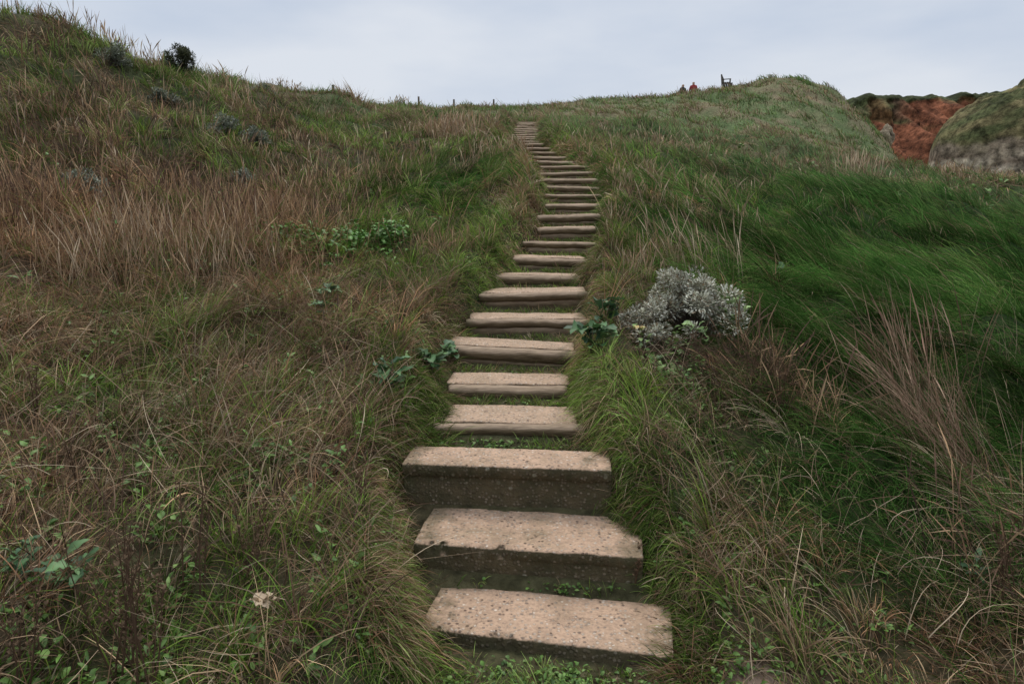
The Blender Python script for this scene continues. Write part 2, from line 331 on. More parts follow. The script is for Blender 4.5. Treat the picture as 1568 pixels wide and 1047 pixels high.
def population(tx,ty,B,scH=1.,rad0=.06,big=False,edge=False,strip=False,wmul=1.):
    ins,tread=on_stair(tx,ty,.0 if edge else .02)
    r=np.hypot(tx,ty)
    ont=tread&(ty>6.5)&(rng.random(len(tx))<.10+.15*(ty>12))&(not big)
    keep=(~tread|ont) & (rng.random(len(tx))>baref(tx,ty)*1.1)&(ty>0.4)&(r>1.25)
    if big: keep&=(np.abs(tx-sx(ty))-shw(ty)>.16)|(ty>25)
    tx,ty,r,ont=tx[keep],ty[keep],r[keep],ont[keep];ins=ins[keep]&(ty<22.8)&(ty>2.4);NT=len(tx)
    dry=dryf(tx,ty);lush=lushf(tx,ty)
    if strip: dry=dry*.5
    e=.1;grx=np.clip((T(tx+e,ty)-T(tx-e,ty))/(2*e),-.9,.9);gry=np.clip((T(tx,ty+e)-T(tx,ty-e))/(2*e),-.9,.9)
    isl=(rng.random(NT)<lush);isd=(rng.random(NT)<dry)&~(isl&(rng.random(NT)<.9))
    sc=np.maximum(1,r/6.)
    tc=GREEN[rng.integers(0,6,NT)]
    tc=np.where(isl[:,None],LUSH[rng.integers(0,5,NT)],tc)
    red=(rng.random(NT)<np.clip(1.2*G(tx,ty,-4.8,8,3,2.2)+.25+.5*G(tx,ty,2.2,2.6,.6,.5),0,1))
    tc=np.where(isd[:,None],np.where(red[:,None],RED[rng.integers(0,4,NT)],DRY[rng.integers(0,7,NT)]),tc)
    lowf=.0+1.8*fbm(tx*1.5,ty*1.5,51)
    tc=tc*np.clip(lowf,.25,1.55)[:,None]*rng.uniform(.6,1.35,(NT,1))
    wv=vn(tx*.7+ty*1.1,ty*1.6-tx*.5,52);wv2=vn(tx*2.2,ty*3.1,54)
    tc=np.where(isl[:,None],tc*(.4+.8*wv+.5*wv2)[:,None],tc)
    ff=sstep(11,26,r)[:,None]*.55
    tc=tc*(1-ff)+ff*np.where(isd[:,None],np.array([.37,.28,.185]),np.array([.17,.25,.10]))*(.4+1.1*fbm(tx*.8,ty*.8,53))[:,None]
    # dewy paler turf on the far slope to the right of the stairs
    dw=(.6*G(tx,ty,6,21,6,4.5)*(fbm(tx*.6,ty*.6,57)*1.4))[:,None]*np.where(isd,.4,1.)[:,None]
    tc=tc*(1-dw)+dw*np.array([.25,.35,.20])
    ht=np.where(isl,rng.uniform(.22,.40,NT),np.where(isd,rng.uniform(.10,.28,NT),rng.uniform(.09,.22,NT)))*scH
    ht*=(.45+1.1*fbm(tx*1.2,ty*1.2,61))
    ht*=(1+.5*np.clip(G(tx,ty,-4.8,8.,2.6,2.)*isd,0,1))
    ht*=np.clip(sc,1,3)**.2
    for (hx,hy,hr) in SHR: ht*=1-.65*np.exp(-(((tx-hx)/hr)**2+((ty-hy+.25)/(hr+.2))**2)**2)
    near=np.abs(tx-sx(ty))-shw(ty)
    if not edge:
        ed=np.where((ty<23)&(ty>1.5),sstep(-.05,.3,near),1);ht*=(.6+.4*ed)
    rs=(tx>sx(ty))&(ty<3.6)&(near<.3)&(ty>1.9);ht=np.where(rs,ht*.62,ht)
    ht=np.where(ins&(near<-.06),np.minimum(ht,.07),ht);ht=np.where(ont,rng.uniform(.10,.17,NT),ht)
    ht*=.6+.4*sstep(1.4,2.6,r)
    fl=(fbm(tx*.45,ty*.45,71)-.5)*5+math.pi*1.0
    fl=np.where(tx<0,(fbm(tx*.5,ty*.5,72)-.5)*6-.9,fl)
    def rep(a): return np.repeat(a,B,axis=0)
    N=NT*B
    rad=rep(np.where(isl,.06,rad0)*sc)
    oa=rng.uniform(0,2*math.pi,N);orr=np.sqrt(rng.random(N))*rad
    bx=rep(tx)+orr*np.cos(oa);by=rep(ty)+orr*np.sin(oa)
    L=rep(ht)*rng.uniform(.5,1.25,N)
    w=.0050*wmul*rep(np.maximum(1,r/5.5))*rng.uniform(.5,1.45,N)*np.where(rep(isl),.75,1.)
    _,tr_=on_stair(bx,by,-.04 if edge else -.01)
    out=1.3 if big else .8
    fw=rep(np.where(isl,1.5,.6))
    outx=np.cos(oa)*out+np.cos(rep(fl))*fw+rng.normal(0,.45,N);outy=np.sin(oa)*out+np.sin(rep(fl))*fw+rng.normal(0,.45,N)
    if edge: outx+=rep(np.sign(sx(ty)-tx))*rng.uniform(-.4,1.6,N)
    az=np.arctan2(outy,outx)
    I=rep(isl);D=rep(isd);matted=rep(rng.random(NT)<.5)
    th0=np.where(I,rng.uniform(.3,1.0,N),np.where(D&matted,rng.uniform(.5,1.4,N),rng.uniform(.0,.5,N)))
    th1=np.where(I,rng.uniform(1.4,2.0,N),np.where(D&matted,rng.uniform(1.2,2.1,N),rng.uniform(.5,1.7 if not big else 2.2,N)))
    if edge: th0=rng.uniform(.1,.8,N);th1=rng.uniform(1.1,2.6,N)
    col=rep(tc)*rng.uniform(.5,1.55,(N,1))
    sw=(rng.random(N)<np.where(I,.08,.19))[:,None];col=np.where(sw,DRY[rng.integers(0,7,N)]*.8,col)
    sw=(D&(rng.random(N)<.16))[:,None];col=np.where(sw,GREEN[rng.integers(0,6,N)]*.8,col)
    c0=col*.48;c1=col*1.15  # blade roots darkened: shade painted into the colour for dark gaps in the turf
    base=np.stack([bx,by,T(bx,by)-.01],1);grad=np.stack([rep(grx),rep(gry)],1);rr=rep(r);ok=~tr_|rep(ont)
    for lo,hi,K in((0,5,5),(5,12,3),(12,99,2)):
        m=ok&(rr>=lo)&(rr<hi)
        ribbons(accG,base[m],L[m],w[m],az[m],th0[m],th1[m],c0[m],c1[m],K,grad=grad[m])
NT=26000;r=sample_r(NT,1.3,52);th=rng.uniform(-.84,.84,NT);population(r*np.sin(th),r*np.cos(th),16)
NT=4400;r=sample_r(NT,1.9,26);th=rng.uniform(-.84,.84,NT);population(r*np.sin(th),r*np.cos(th),30,1.5,.045,big=True,wmul=1.1)
NE=3600;ye=2.4+20.5*rng.random(NE)**1.35;sd_=np.where(rng.random(NE)<.5,-1,1)
population(sx(ye)+sd_*(shw(ye)+rng.uniform(-.07,.2,NE)),ye,15,1.05,.045,edge=True)
NE=800;ye=rng.uniform(2.45,4.6,NE);sd_=np.where(rng.random(NE)<.6,-1,1)
population(sx(ye)+sd_*(shw(ye)+rng.uniform(0,.22,NE)),ye,14,.8,.04,edge=True)
xs_=[];ys_=[]
for i in range(len(S)-1):
    a0=SD[i]+TE[i]-.01;a1=SD[i+1]-.005
    if i<2: a0=SD[i+1]-.07
    m=int(75 if i>2 else 30);q=rng.uniform(-1,1,m)*SW[i]*.5;q=np.where(rng.random(m)<.5,np.sign(q)*SW[i]*.5*rng.random(m)**.5,q)
    xs_.append(SX[i]+q);ys_.append(rng.uniform(a0,a1,m)+KS[i]*q)
population(np.concatenate(xs_),np.concatenate(ys_),10,.62,.03,strip=True)
NE=420;population(rng.uniform(-.6,1.15,NE),rng.uniform(2.2,2.55,NE),10,.45,.04,strip=True)
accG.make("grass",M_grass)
# ---------------------------------------------------------------- tall dry stems
acc=Acc()
def stems(cx,cy,sxx,syy,N,hmin,hmax,cols,lean=(0,0),w=.003,spread=.18,K=5,head=True,th=.18,clump=14):
    nc=max(1,N//clump);ccx=rng.normal(cx,sxx,nc);ccy=rng.normal(cy,syy,nc)
    ch=rng.uniform(.6,1.1,nc)
    k=rng.integers(0,nc,N);x=ccx[k]+rng.normal(0,spread,N);y=ccy[k]+rng.normal(0,spread,N)
    g=np.abs(x-sx(y))-shw(y);m=((g>.12)|(y>24))&(np.hypot(x,y)>1.5);x,y,k=x[m],y[m],k[m];n_=len(x)
    if n_==0:return
    c=np.array(cols)[rng.integers(0,len(cols),n_)]*rng.uniform(.55,1.35,(n_,1))*1.55
    lx=lean[0]+rng.normal(0,th,n_);ly=lean[1]+rng.normal(0,th,n_)
    a=np.arctan2(ly,lx);t=np.hypot(lx,ly)
    wp=[1,.9,.8,.8,1.9,.3] if head else [1,.95,.85,.7,.5,.2]
    ww=np.maximum(w,.00065*np.hypot(x,y))*rng.uniform(.7,1.2,n_)
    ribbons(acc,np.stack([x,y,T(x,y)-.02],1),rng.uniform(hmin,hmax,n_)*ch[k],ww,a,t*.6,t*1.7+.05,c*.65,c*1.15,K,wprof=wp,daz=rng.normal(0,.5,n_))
def stemsW(u,v,d_,sp,N,h0,h1,cols,**kw):
    x,y,_=W(u,v,d_);stems(x,y,sp,sp,N,h0,h1,cols,**kw)
R_=[(.24,.15,.085),(.18,.11,.065),(.30,.205,.12)];P_=[(.36,.28,.19),(.28,.2,.13),(.2,.14,.09)];K_=[(.09,.055,.04),(.13,.08,.055),(.07,.05,.035)]
stems(-4.6,7.6,1.6,1.0,2100,.35,.75,R_+K_[:1])
stems(-2.9,6.6,.35,.3,260,.4,.7,R_+P_,spread=.14)
stemsW(190,440,6.4,.25,420,.5,.85,R_+P_,spread=.2)
stemsW(410,350,8.3,.3,320,.45,.75,R_,spread=.2)
stemsW(330,330,8.6,.5,500,.4,.75,K_+R_,spread=.2)
stemsW(60,330,8.2,.5,500,.4,.75,K_+R_,spread=.2)
stemsW(500,300,10.2,.5,300,.3,.5,R_,spread=.2)
stemsW(680,410,7.3,.2,110,.2,.38,R_,spread=.12)
stemsW(780,270,13,.3,150,.3,.5,R_+P_,spread=.2)
stems(-2.6,7.2,.9,.9,400,.25,.45,R_)
stems(-5.5,10.5,2.2,1.6,900,.3,.6,R_+P_+K_)
stems(-4.5,9.5,1.5,1.,700,.3,.55,K_)
stems(-6.5,12.5,1.5,1.,500,.3,.55,K_+R_)
stems(-8.6,15.0,1.8,.9,330,.35,.75,P_+R_)
stems(-6,19.5,2.5,2.5,380,.25,.5,P_)
stems(-6,27,3,4,400,.25,.45,P_)
stems(-3,13.5,1.3,1.2,400,.3,.5,P_+R_)
stems(-1.2,16.8,.5,.8,450,.35,.6,R_+P_)
stems(-2.4,4.2,.9,.8,300,.2,.45,R_+K_)
stems(-1.6,2.7,.6,.4,170,.2,.42,K_+R_)
stems(-2.6,3.4,.7,.5,260,.2,.45,K_+R_+P_)
stems(7.5,17.0,3.2,.6,600,.2,.42,P_+R_)
stems(13,18.8,2.5,.6,450,.2,.42,P_+R_)
stems(8.2,17.0,.15,.15,110,.6,.95,P_,spread=.25)
stems(3,17,2,3,350,.25,.45,P_)
stems(9,40,5,1.5,350,.15,.4,R_+K_)
stems(0,38,9,3,260,.12,.3,P_)
stems(15,40,3,2,200,.12,.3,P_)
stems(2.3,11.3,.9,.9,420,.25,.5,P_+R_)
stems(1.9,7.,.12,.15,90,.5,.85,P_,lean=(-.25,.1))
stems(1.25,8.3,.25,.5,140,.25,.45,P_+R_)
stems(1.3,6.6,.15,.2,90,.3,.5,P_+R_)
FB=[(.2,.125,.085),(.28,.19,.13),(.13,.085,.055)]
stems(2.75,4.0,.12,.14,190,.7,1.2,FB,lean=(-.5,.1),w=.0048,spread=.1,th=.2,head=False)
stems(2.95,4.6,.12,.14,110,.7,1.15,FB,lean=(-.3,.1),w=.0045,spread=.12,th=.2)
stems(2.85,3.6,.12,.15,120,.4,.8,P_,lean=(-.95,.1),w=.0045,spread=.12,th=.2,head=False)
stems(2.6,3.1,.3,.2,170,.4,.8,K_+R_,lean=(-.3,.1),w=.0045,spread=.14,th=.3)
stems(2.1,2.6,.25,.15,200,.18,.4,R_+K_,lean=(-.5,.0),w=.004,spread=.12,th=.5,head=False)
stemsW(1060,900,2.9,.06,130,.18,.36,P_+R_,lean=(.2,-.3),w=.0035,spread=.07,th=.5,head=False)
stemsW(1010,730,3.5,.06,150,.18,.34,P_+R_,lean=(.1,-.3),w=.0035,spread=.08,th=.5,head=False)
stemsW(1250,900,2.9,.15,110,.2,.4,P_,lean=(-.3,-.2),w=.0035,spread=.12,th=.5,head=False)
stems(3.4,5.4,.5,.6,110,.5,.8,P_,lean=(-.3,.1),w=.003,spread=.12,th=.3,head=False)
stems(1.65,4.55,.22,.16,320,.22,.42,K_+R_,w=.0045,spread=.12,th=.45)
stems(1.05,4.0,.12,.3,170,.15,.32,K_+R_+P_,w=.004,spread=.1,th=.6,head=False)
stems(1.0,3.2,.1,.4,140,.15,.3,K_+R_+P_,w=.0035,spread=.08,th=.6,head=False)
stems(1.85,4.6,.12,.15,110,.4,.65,K_+R_,w=.005,spread=.1,th=.25)
acc.make("dry_grass_stalks",M_stem)
acc=Acc()
def tangle(cx,cy,sx_,sy_,N,L0,L1,cols,w=.004,lift=.12,g=1.3):
    x=rng.normal(cx,sx_,N);y=rng.normal(cy,sy_,N)
    m=(np.abs(x-sx(y))-shw(y)>.05)&(np.hypot(x,y)>1.4);x,y=x[m],y[m];N=len(x)
    c=np.array(cols)[rng.integers(0,len(cols),N)]*rng.uniform(.6,1.3,(N,1))*g
    ribbons(acc,np.stack([x,y,T(x,y)+rng.uniform(-.02,lift,N)],1),rng.uniform(L0,L1,N),np.full(N,w)*rng.uniform(.6,1.3,N),rng.uniform(0,6.28,N),rng.uniform(.3,1.3,N),rng.uniform(.8,2.2,N),c*.8,c,6,daz=rng.normal(0,1.5,N),wprof=[1,.95,.9,.8,.7,.5,.3])
tangle(1.45,4.5,.32,.22,600,.15,.38,K_)
tangle(-2.0,3.0,1.,.7,1000,.15,.4,K_+R_,.0035)
tangle(-3.0,5.2,1.3,1.2,1100,.2,.45,K_+R_,.004)
tangle(-2.0,3.2,1.2,1.1,1000,.2,.5,P_,.003,.15,1.6)
tangle(-1.2,5.0,.6,1.2,600,.2,.45,P_+K_,.004,.12,1.4)
tangle(-1.1,6.0,.3,.5,250,.2,.4,K_+R_,.004,.12,1.2)
tangle(.98,3.6,.12,.8,420,.12,.32,K_+P_,.0035)
tangle(-.75,3.2,.12,.7,320,.12,.28,K_+P_,.0035)
tangle(2.3,3.0,.6,.5,500,.2,.5,K_+P_,.0035,.12,1.4)
acc.make("bramble_tangle",M_stem)
# ---------------------------------------------------------------- weeds (small broad leaves)
acc=Acc()
def weeds(cx,cy,sx_,sy_,nc,col,L=.045,wd=.025,n=9,zup=.05,force=False):
    x=rng.normal(cx,sx_,nc);y=rng.normal(cy,sy_,nc)
    _,t_=on_stair(x,y,.0)
    m=~t_&(np.hypot(x,y)>1.3)&(baref(x,y)<.6);x,y=x[m],y[m]
    hz=np.repeat(rng.uniform(.3,1.6,len(x))*zup,n)
    x=np.repeat(x,n)+rng.normal(0,.03,len(x)*n);y=np.repeat(y,n)+rng.normal(0,.03,len(y)*n)
    _,t_=on_stair(x,y,.0);x,y,hz=x[~t_],y[~t_],hz[~t_];N=len(x)
    c=np.array(col)[rng.integers(0,len(col),N)]*rng.uniform(.6,1.3,(N,1))
    g=np.abs(x-sx(y))-shw(y);lowm=np.where((g<.02)&(y<23),.35,1)
    ribbons(acc,np.stack([x,y,T(x,y)+hz*rng.random(N)*lowm],1),rng.uniform(.6,1.3,N)*L*(.5+.5*lowm),rng.uniform(.6,1.3,N)*wd,rng.uniform(0,6.28,N),rng.uniform(.5,1.3,N),rng.uniform(1.1,2.,N),c*.85,c*1.1,4,wprof=[.15,.85,1,.7,.05],flat=True,fold=.3)
GL=[(.10,.19,.035),(.13,.23,.05),(.08,.15,.035),(.15,.23,.06)]
weeds(.1,2.97,.35,.03,70,GL,.03,.018,8,.03)
weeds(.3,2.42,.5,.1,150,GL,.03,.015,8,.03)
weeds(-.1,3.95,.3,.08,50,GL,.03,.016,8,.03)
weeds(.0,4.9,.35,.4,60,GL,.03,.017,8,.03)
weeds(-1.5,3.2,.8,.8,190,GL,.045,.02,9,.09)
weeds(-2.4,5.,1.,1.1,170,GL,.05,.024,9,.10)
NG=[(.10,.22,.04),(.13,.26,.05),(.08,.17,.035)]
for (u,v,d_,s_,nn_) in [(520,392,7.6,.3,150),(455,385,7.8,.15,45),(590,385,7.8,.12,40)]:
    x,y,_=W(u,v,d_);weeds(x,y,s_,s_*.7,nn_,NG,.065,.042,9,.16)
weeds(-1.3,1.95,.3,.2,60,GL,.05,.024,9,.07)
weeds(-4,8,1.5,1.2,40,GL,.07,.035,9,.2)
weeds(1.1,3.3,.25,.6,60,GL,.04,.02)
weeds(1.1,4.6,.12,.25,40,GL,.05,.03,9,.1)
weeds(9,16.6,3,1.5,70,GL,.13,.07,9,.15)
acc.make("low_weeds",M_leaf)
# ---------------------------------------------------------------- cabbage-like plants
def cabbage(u,v,d,n=12,L=.15,wd=.085,cols=((.06,.13,.045),(.09,.165,.06),(.045,.09,.04)),h=.1,stem=True,name="wild_cabbage"):
    x,y,_=W(u,v,d);z=float(T(x,y)[0]);a=Acc()
    N=n;az=rng.uniform(0,6.28,N);hh=rng.uniform(.2,1,N)*h
    b=np.stack([x+rng.normal(0,.03,N),y+rng.normal(0,.03,N),z+hh+.02],1)
    c=np.array(cols)[rng.integers(0,len(cols),N)]*rng.uniform(.7,1.3,(N,1))
    ribbons(a,b,rng.uniform(.5,1.2,N)*L,rng.uniform(.5,1.2,N)*wd,az,rng.uniform(.4,1.1,N),rng.uniform(1.3,2.5,N),c*.9,c*1.15,8,wprof=[.12,.2,.6,1,.85,1.02,.7,.6,.05],flat=True,fold=.35)
    if stem:
        M_=6;c=np.tile(np.array([[.22,.16,.10]]),(M_,1))
        ribbons(a,np.stack([np.full(M_,x),np.full(M_,y),np.full(M_,z-.02)],1),np.full(M_,h+.06),np.full(M_,.016),rng.uniform(0,6,M_),np.full(M_,.1),rng.uniform(.2,.6,M_),c*.7,c,4)
    a.make(name,M_leaf)
cabbage(600,625,4.15,18,.14,.08,h=.14)
cabbage(905,575,4.65,20,.16,.09,h=.16)
cabbage(925,545,4.95,16,.15,.08,h=.16)
cabbage(660,560,4.85,18,.15,.08,h=.13)
cabbage(685,535,5.2,16,.13,.08,h=.12)
cabbage(105,850,2.35,20,.10,.05,h=.14)
cabbage(30,820,2.4,14,.09,.045,h=.12)
cabbage(500,470,5.9,12,.15,.07,h=.14)
cabbage(505,500,5.5,10,.12,.06,h=.12)
cabbage(1190,420,7.4,10,.16,.08,h=.1)
cabbage(1500,840,3.1,10,.10,.03,h=.1)
cabbage(1125,480,5.2,24,.09,.05,cols=((.2,.3,.10),(.27,.37,.17)),h=.34,name="sea_beet")
cabbage(1068,515,4.85,16,.08,.045,cols=((.2,.3,.10),(.27,.37,.17)),h=.24,name="sea_beet")
def deadleaf(u,v,d,L,c,up=.06):
    x,y,_=W(u,v,d);z=float(T(x,y)[0])+up;a=Acc();N=6
    az=np.array([.2,1.2,2.3,3.4,4.4,5.4])+rng.normal(0,.15,N);cc_=np.tile(np.array([c]),(N,1))*rng.uniform(.7,1.1,(N,1))
    ribbons(a,np.tile([[x,y,z]],(N,1)),rng.uniform(.6,1.2,N)*L,np.full(N,L*.6),az,rng.uniform(.9,1.4,N),rng.uniform(1.5,2.4,N),cc_,cc_*.75,6,wprof=[.3,.8,1,.6,.75,.3,.03],flat=True,fold=.3)
    a.make("fallen_leaf",M_leaf)
deadleaf(405,985,2.3,.08,(.55,.42,.28),.17)
deadleaf(975,612,4.2,.055,(.55,.42,.15),.28)
# ---------------------------------------------------------------- shrubs
def shrub(name,x,y,rx,ry,h,n,leafL,cols,twig=(.07,.05,.04),nclump=16,z0=None,cs=(.2,.34)):
    z=float(T(x,y)[0]) if z0 is None else z0
    a=Acc();q=rng.uniform(0,6.28,nclump);e_=rng.uniform(.05,1.45,nclump);rr_=rng.uniform(.45,1.0,nclump)
    cx=x+rx*rr_*np.cos(q)*np.cos(e_);cy=y+ry*rr_*np.sin(q)*np.cos(e_);cz=z+h*rr_*np.sin(e_)
    k=rng.integers(0,nclump,n);v=rng.normal(0,1,(n,3));v/=np.linalg.norm(v,axis=1,keepdims=True)
    cr=rng.uniform(cs[0],cs[1],nclump)[k][:,None]*rng.uniform(.6,1.1,(n,1))
    p=np.stack([cx[k],cy[k],cz[k]],1)+v*cr*np.array([rx,ry,h*.9])
    p[:,2]=np.maximum(p[:,2],z+.02)
    c=np.array(cols)[rng.integers(0,len(cols),n)]*rng.uniform(.6,1.25,(n,1))*rng.uniform(.6,1.2,nclump)[k][:,None]
    az_=np.arctan2(v[:,1],v[:,0])+rng.normal(0,.6,n);t_=np.arccos(np.clip(v[:,2],-1,1))*.8
    ribbons(a,p,rng.uniform(.6,1.3,n)*leafL,rng.uniform(.6,1.2,n)*leafL*.45,az_,t_,t_+rng.uniform(-.3,.8,n),c*.8,c*1.1,3,wprof=[.3,1,.8,.1],flat=True,fold=.3)
    m=nclump*9;k=rng.integers(0,nclump,m);tg=np.stack([cx[k],cy[k],cz[k]],1)+rng.normal(0,.1,(m,3))*np.array([rx,ry,h])
    bs=np.tile([[x,y,z-.02]],(m,1))+rng.normal(0,.12,(m,3))*np.array([rx,ry,0]);dv=tg-bs;Lg=np.linalg.norm(dv,axis=1)
    t0=np.arccos(np.clip(dv[:,2]/Lg,-1,1));c=np.tile(np.array([twig]),(m,1))*rng.uniform(.7,1.4,(m,1))
    ribbons(a,bs,Lg,np.full(m,max(.004,leafL*.14)),np.arctan2(dv[:,1],dv[:,0]),t0-.15,t0+.15,c,c,4)
    a.make(name,M_leaf)
SIL=[(.58,.57,.45),(.46,.455,.35),(.70,.69,.58),(.32,.32,.23),(.24,.18,.11)]
x,y,_=W(1052,520,5.35);shrub("silver_shrub",x,y,.46,.42,.46,8500,.03,SIL,nclump=52,cs=(.11,.24))
x,y,_=W(985,550,5.0);shrub("silver_shrub",x,y,.26,.24,.27,2400,.028,SIL,nclump=18,cs=(.12,.28))
DG=[(.10,.11,.06),(.14,.15,.09),(.07,.075,.045)];GG=[(.24,.26,.19),(.31,.33,.26),(.17,.19,.13)]
for (u,v,dd,rx,h,cl,nm,nn_) in [(278,116,17.4,.42,.55,DG,"gorse_bush",7000),(345,215,12.8,.35,.3,GG,"grey_shrub",1600),(385,215,12.9,.3,.28,GG,"grey_shrub",1600),(175,120,14.,.35,.4,GG,"grey_shrub",1600),(120,290,9.,.35,.35,GG,"grey_shrub",1600),(250,160,13.8,.3,.25,GG,"grey_shrub",1600),(400,175,17.5,.35,.3,GG,"grey_shrub",1600),(370,250,10.5,.25,.25,GG,"grey_shrub",1600)]:
    x,y,_=W(u,v,dd);shrub(nm,x,y,rx,rx*.8,h,nn_,.045,cl,nclump=18)
def tube(a,pts,r0,r1,col):
    pts=np.array(pts);n_=len(pts);V=[]
    for i_,p in enumerate(pts):
        rr_=r0+(r1-r0)*i_/(n_-1)
        for k_ in range(4):
            an=k_*math.pi/2;V.append(p+np.array([math.cos(an)*rr_,math.sin(an)*rr_,0]))
    Fq=[[i_*4+k_,i_*4+(k_+1)%4,(i_+1)*4+(k_+1)%4,(i_+1)*4+k_] for i_ in range(n_-1) for k_ in range(4)]
    a.add(np.array(V),np.array(Fq),np.tile(np.array(col),(len(V),1)))
def deadweed(x,y,h,nb,col=(.11,.07,.045),lean=(0,0)):
    a=Acc();z=float(T(x,y)[0])
    for s_ in range(nb):
        p=np.array([x+random.gauss(0,.02),y+random.gauss(0,.02),z-.02]);dirv=np.array([random.gauss(lean[0],.12),random.gauss(lean[1],.12),1.]);pts=[p.copy()];H_=h*random.uniform(.6,1.05)
        for k_ in range(10):
            dirv[:2]+=np.array([random.gauss(0,.04),random.gauss(0,.04)]);p=p+dirv/np.linalg.norm(dirv)*H_/10;pts.append(p.copy())
            if k_>2:
                for _q in range(2):
                    q=p.copy();dv=np.array([random.gauss(0,.7),random.gauss(0,.7),.8]);bp=[q.copy()];bl=H_*random.uniform(.06,.16)
                    for m_ in range(3): dv[2]+=.25;q=q+dv/np.linalg.norm(dv)*bl/3;bp.append(q.copy())
                    tube(a,bp,.0015,.0008,col)
                    N=4;cc_=np.tile(np.array([[.18,.12,.075]]),(N,1))*rng.uniform(.7,1.3,(N,1))
                    ribbons(a,np.tile(q[None],(N,1)),np.full(N,.016),np.full(N,.007),rng.uniform(0,6.28,N),rng.uniform(0,1,N),rng.uniform(0,1.6,N),cc_,cc_,2,wprof=[.5,1,.2])
        tube(a,pts,.0045,.0018,col)
    a.make("dead_weed_stalks",M_stem)
for (u,v,dd,h,nb) in [(190,1000,2.1,.66,6),(225,1010,2.05,.7,6),(300,900,2.5,.52,4),(375,880,2.6,.42,3),(60,640,3.7,.35,3),(240,380,7.4,1.0,4),(255,390,7.2,.85,3),(980,860,3.0,.16,3),(1590,900,2.7,.6,5),(1540,850,2.9,.5,4),(120,760,3.0,.38,3),(560,790,3.2,.24,3),(1190,650,4.3,.5,5),(1150,640,4.4,.45,4),(160,120,13,.8,4),(20,980,2.0,.4,4)]:
    x,y,_=W(u,v,dd);deadweed(x,y,h,nb)
# ---------------------------------------------------------------- sea cliff and knoll
def cliff():
    xs=np.linspace(30,100,420);ts=np.linspace(0,1,140)
    g,t=np.meshgrid(xs,ts)
    top=12.8+(fbm(g*.15,g*0,5)-.5)*1.6+(g-45)*.02+(fbm(g*.9,g*0,6)-.5)*.9
    top-=np.clip(37.5-g,0,10)*.25
    z=top-(top+9)*t+(fbm(g*.8,t*8,12)-.5)*.6*sstep(0,.1,t)
    y=78-22*t**1.05+(fbm(g*.2,t*2.2,11,4)-.5)*8*sstep(0,.15,t)-(np.abs(fbm(g*.6,t*3,13,5)-.5))*11*sstep(0,.1,t)
    y-= .7*np.exp(-((t-.02)/.015)**2)*(.3+vn(g*1.3,g*0,8))
    rd=sstep(.34,.50,fbm(g*.2,t*4,15,4)+.10-.25*sstep(.30,.5,t))
    c=np.array([.21,.08,.042])*rd[...,None]+np.array([.115,.075,.045])*(1-rd)[...,None]
    gr=sstep(.5,.6,fbm(g*.3,t*9,19,4)+.14*sstep(.25,.45,t))[...,None]*(1-rd[...,None]*.6)
    c=c*(1-gr)+np.array([.10,.115,.045])*gr
    cap=sstep(.035,.022,t+(fbm(g*1.2,g*0,3)-.5)*.03)[...,None];c=c*(1-cap)+np.array([.06,.07,.03])*cap
    c*=(.2+1.6*fbm(g*1.3,t*30,23,4))[...,None]
    V=np.stack([g,y,z],-1)
    back=[]
    for k in (1,2,3): back.append(np.stack([xs,np.full_like(xs,78+k*k*15.),top[0]-.3*k-.004*xs],-1))
    V=np.concatenate([np.array(back[::-1]),V]);c=np.concatenate([np.tile(np.array([.09,.10,.045]),(3,len(xs),1)),c])
    ny_,nx_=V.shape[:2];i=(np.arange(ny_-1)*nx_)[:,None]+np.arange(nx_-1)[None,:]
    F=np.stack([i,i+nx_,i+nx_+1,i+1],-1).reshape(-1,4)
    mesh_np("sea_cliff",V,F,c,M_cliff,False)
cliff()
def knoll(cx,cy,ax,ay,zt,zb,n,name,rockz):
    q=np.linspace(0,2*math.pi,420,endpoint=False);s=np.concatenate([np.linspace(.02,.9,90),np.linspace(.91,1.0,30)])
    qq,ss=np.meshgrid(q,s);z=zb+(zt-zb)*(1-ss**n)**(1/n)
    lob=1+(fbm(np.cos(qq)*2+9,np.sin(qq)*2+3,31,4)-.5)*.10
    x=cx+ax*ss*lob*np.cos(qq);y=cy+ay*ss*lob*np.sin(qq)
    z=z+((fbm(x*.35,y*.35,33,4)-.5)*2.4+(fbm(x*1.5,y*1.5,34,3)-.5)*1.0)*(1-ss**6)
    low=[];V=np.stack([x,y,z],-1)
    for k in range(1,50):
        zz=zb-k*.28;f=1.0+.006*k+(fbm(np.cos(q)*7,np.sin(q)*7+zz*.9,35,4)-.5)*.16*min(1,k/6)
        low.append(np.stack([cx+ax*lob[-1]*f*np.cos(q),cy+ay*lob[-1]*f*np.sin(q),np.full_like(q,zz)],-1))
    V=np.concatenate([V,np.array(low)]);zz=V[...,2]
    gn=sstep(.3,.6,fbm(V[...,0]*.6,V[...,2]*1.1+V[...,1]*.4,37,4))[...,None]
    c=np.array([.09,.10,.042])*(1-gn)+np.array([.21,.175,.085])*gn
    rk=sstep(rockz+.5,rockz-.2,zz+(fbm(V[...,0]*.5,V[...,1]*.5,39)-.5)*2)[...,None]
    st=sstep(.3,.7,fbm(V[...,0]*.3,zz*3.2,41,3))[...,None];rc=np.array([.18,.13,.09])*(1-st)+np.array([.55,.46,.34])*st
    c=c*(1-rk)+rc*rk;c*=(.3+1.3*fbm(V[...,0]*1.3,zz*2+V[...,1],43,4))[...,None]
    ny_,nx_=V.shape[:2];i=(np.arange(ny_-1)*nx_)[:,None]+np.arange(nx_)[None,:];j=(np.arange(ny_-1)*nx_)[:,None]+(np.arange(nx_)[None,:]+1)%nx_
    F=np.stack([i,i+nx_,j+nx_,j],-1).reshape(-1,4)
    mesh_np(name,V,F,c,M_cliff,False)
